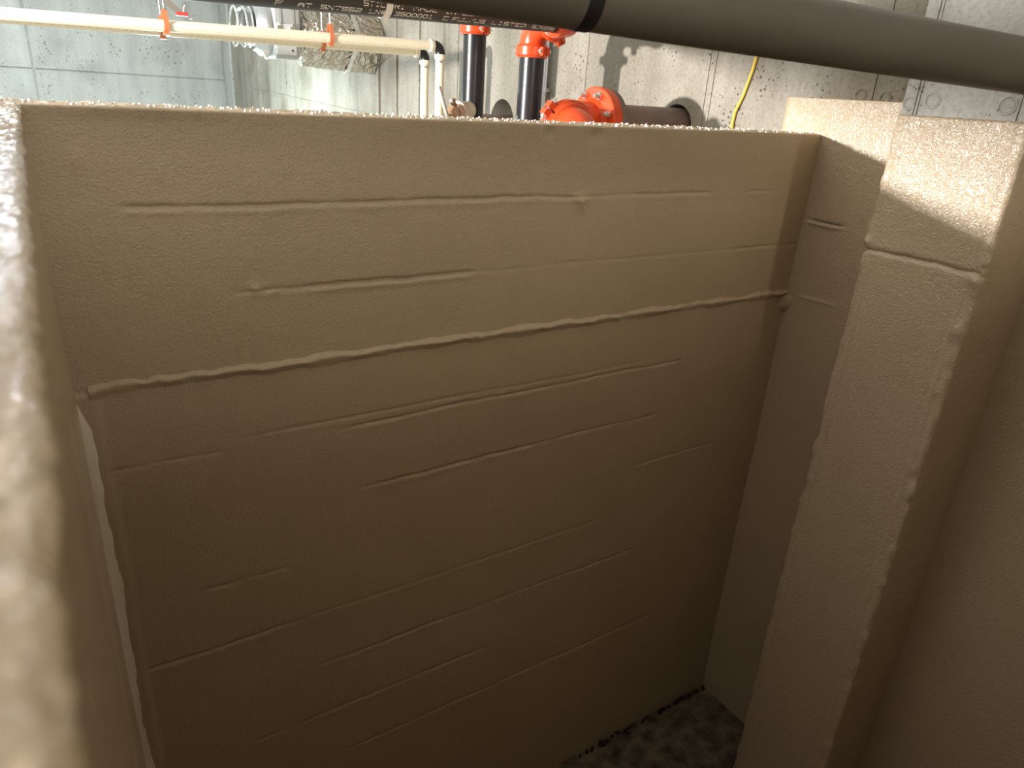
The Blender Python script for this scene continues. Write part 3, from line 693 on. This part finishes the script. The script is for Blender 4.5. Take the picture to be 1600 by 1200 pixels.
for x in (1.391, 1.454, 1.496): MB().torus((x, FY, FZ), (1, 0, 0), 0.130, 0.009, 48, 10).build('hoop', foilband_m, fl)
MB().add([(1.528, FY-0.20, FZ-0.155), (1.575, FY-0.20, FZ-0.15), (1.559, FY-0.20, FZ-0.215), (1.528, FY-0.18, FZ-0.155), (1.575, FY-0.18, FZ-0.15), (1.559, FY-0.18, FZ-0.215)], [(0, 2, 1), (3, 4, 5), (0, 1, 4, 3), (1, 2, 5, 4), (2, 0, 3, 5)]).build('tag', tape_m, fl, smooth=False)

# flanged brown pipe through the near sleeve, orange flange and elbow
R6 = 0.084; hy, hz = HOLES[0][0], HOLES[0][1]
tag(MB().tube([(2.064, hy, hz), (XR+0.27, hy, hz)], R6, 48).build('sleeve_pipe', steel_m), 'brown steel pipe behind the orange flange entering the wall', 'pipe', 'brown steel pipes entering the wall')
fg = empty('flange_adapter', (2.0, hy, hz-0.14), 'orange bolted flange on the brown pipe', 'flange')
FX = 2.03
MB().lathe((FX, hy, hz), (1, 0, 0), [(-0.13, R6*1.05), (-0.06, R6*1.05), (-0.045, R6*1.2), (-0.040, 0.143), (-0.036, 0.147), (0.002, 0.147), (0.005, 0.143)], 56).build('flange_body', orange_m, fg, angle=35)
MB().lathe((FX+0.006, hy, hz), (1, 0, 0), [(0, 0.143), (0.028, 0.143)], 56).build('backing_flange', steel_m, fg, angle=35)
for k in range(8):
    q = 2*PI*(k+0.5)/8; cy_, cz_ = hy + 0.120*math.cos(q), hz + 0.120*math.sin(q)
    bt = MB().lathe((FX-0.078, cy_, cz_), (1, 0, 0), [(0, 0.0085), (0.115, 0.0085)], 12).build('bolt', zinc_m, fg)
    MB().lathe((FX-0.058, cy_, cz_), (1, 0, 0), [(0, 0.0155), (0.017, 0.0155)], 6).build('nut', zinc_m, bt, smooth=False)
elbow('flange_elbow', (1.78, hy, hz-0.005), (1, 0, 0), (-0.12, -1, -0.05), 0.125, R6*0.94, 'large orange elbow between flange and coupling behind the tank wall')
coupling((1.765, hy-0.135, hz-0.012), (-0.12, -1, -0.05), R6*0.93, 'large orange coupling just behind the tank wall', roll=1.75, width=0.06)
elbow('outlet_elbow', (1.745, hy-0.262, hz-0.018), (0.12, 1, 0.05), (0, 0, -1), 0.118, R6*0.93, 'orange elbow turning down in front of the large coupling')

# brown pipe in the farther sleeve
hy2, hz2 = HOLES[1][0], HOLES[1][1]
tag(MB().tube([(2.27, hy2, hz2-0.012), (XR+0.27, hy2, hz2-0.012)], 0.0572, 40).build('sleeve_pipe', steel_m), 'brown steel pipe between the two black risers entering the wall', 'pipe', 'brown steel pipes entering the wall')

# conduit on the wall
cd = empty('conduit', (XR-0.016, 3.49, 0), 'thin grey steel conduit clipped upright to the wall', 'conduit')
MB().tube([(XR-0.017, 3.49, 0), (XR-0.017, 3.49, ZC)], 0.0135, 20).build('conduit_tube', galv_m, cd)
MB().box((XR-0.034, 3.455, 2.775), (XR-0.001, 3.512, 2.795)).build('strap', galv_m, cd, smooth=False)
MB().lathe((XR-0.034, 3.452, 2.785), (-1, 0, 0), [(0, 0.007), (0.008, 0.007)], 6).build('screw', zinc_m, cd, smooth=False)

# yellow cable
pts = [(2.0, ZC), (2.045, 3.2), (2.068, 2.968), (2.077, 2.903), (2.103, 2.808), (2.130, 2.745), (2.134, 2.70), (2.128, 2.65), (2.12, 1.2), (2.14, 0.01)]
fine = []
for i in range(len(pts)-1):
    p0, p1, p2, p3 = (np.array(pts[max(0, i-1)]), np.array(pts[i]), np.array(pts[i+1]), np.array(pts[min(len(pts)-1, i+2)]))
    for k in range(6):
        t = k/6; fine.append(p1 + 0.5*t*((p2-p0)*0.6 + t*(2*(p2-p1)*1.0 - 0*(p3-p1))) if False else p1*(1-t)+p2*t)
tag(MB().tube([(XR-0.008, p[0], p[1]) for p in fine] + [(XR-0.008, 2.14, 0.01)], 0.0065, 10).build('cable', yellow_m), 'thin yellow cable hanging down the concrete wall', 'cable')

# small valve next to the left riser
vl = empty('ball_valve', (1.69, 3.21, 2.6), 'small brass and tan valve with a grey lever beside the left riser', 'valve')
MB().tube([(1.78, 3.26, 2.665), (1.893, 3.352, 2.665)], 0.043, 24).build('stub', tan_m, vl)
MB().lathe((1.70, 3.18, 2.655), (0.7, 0.7, 0), [(0, 0.020), (0.01, 0.032), (0.05, 0.034), (0.06, 0.027), (0.085, 0.027), (0.09, 0.04), (0.115, 0.04)], 16, wob=lambda t, q: 0.003*nz(t*80, q*2)).build('valve_body', brass_m, vl)
MB().lathe((1.735, 3.215, 2.675), (-0.2, -0.3, 1), [(0, 0.018), (0.02, 0.018), (0.022, 0.010), (0.045, 0.010)], 10).build('stem', brass_m, vl)
MB().lathe((1.715, 3.2, 2.70), (-0.6, -0.6, 0.4), [(0, 0.012), (0.02, 0.012)], 6).build('nut', zinc_m, vl, smooth=False)
MB().tube([(1.72, 3.2, 2.64), (1.675, 3.165, 2.645), (1.655, 3.16, 2.685), (1.645, 3.175, 2.735), (1.638, 3.185, 2.765)], [0.008, 0.009, 0.010, 0.009, 0.011], 10).build('lever', mat('lever_grey', (0.36, 0.35, 0.30), 0.5), vl)

for o in list(bpy.data.objects):
    if '_base' in o: del o['_base']
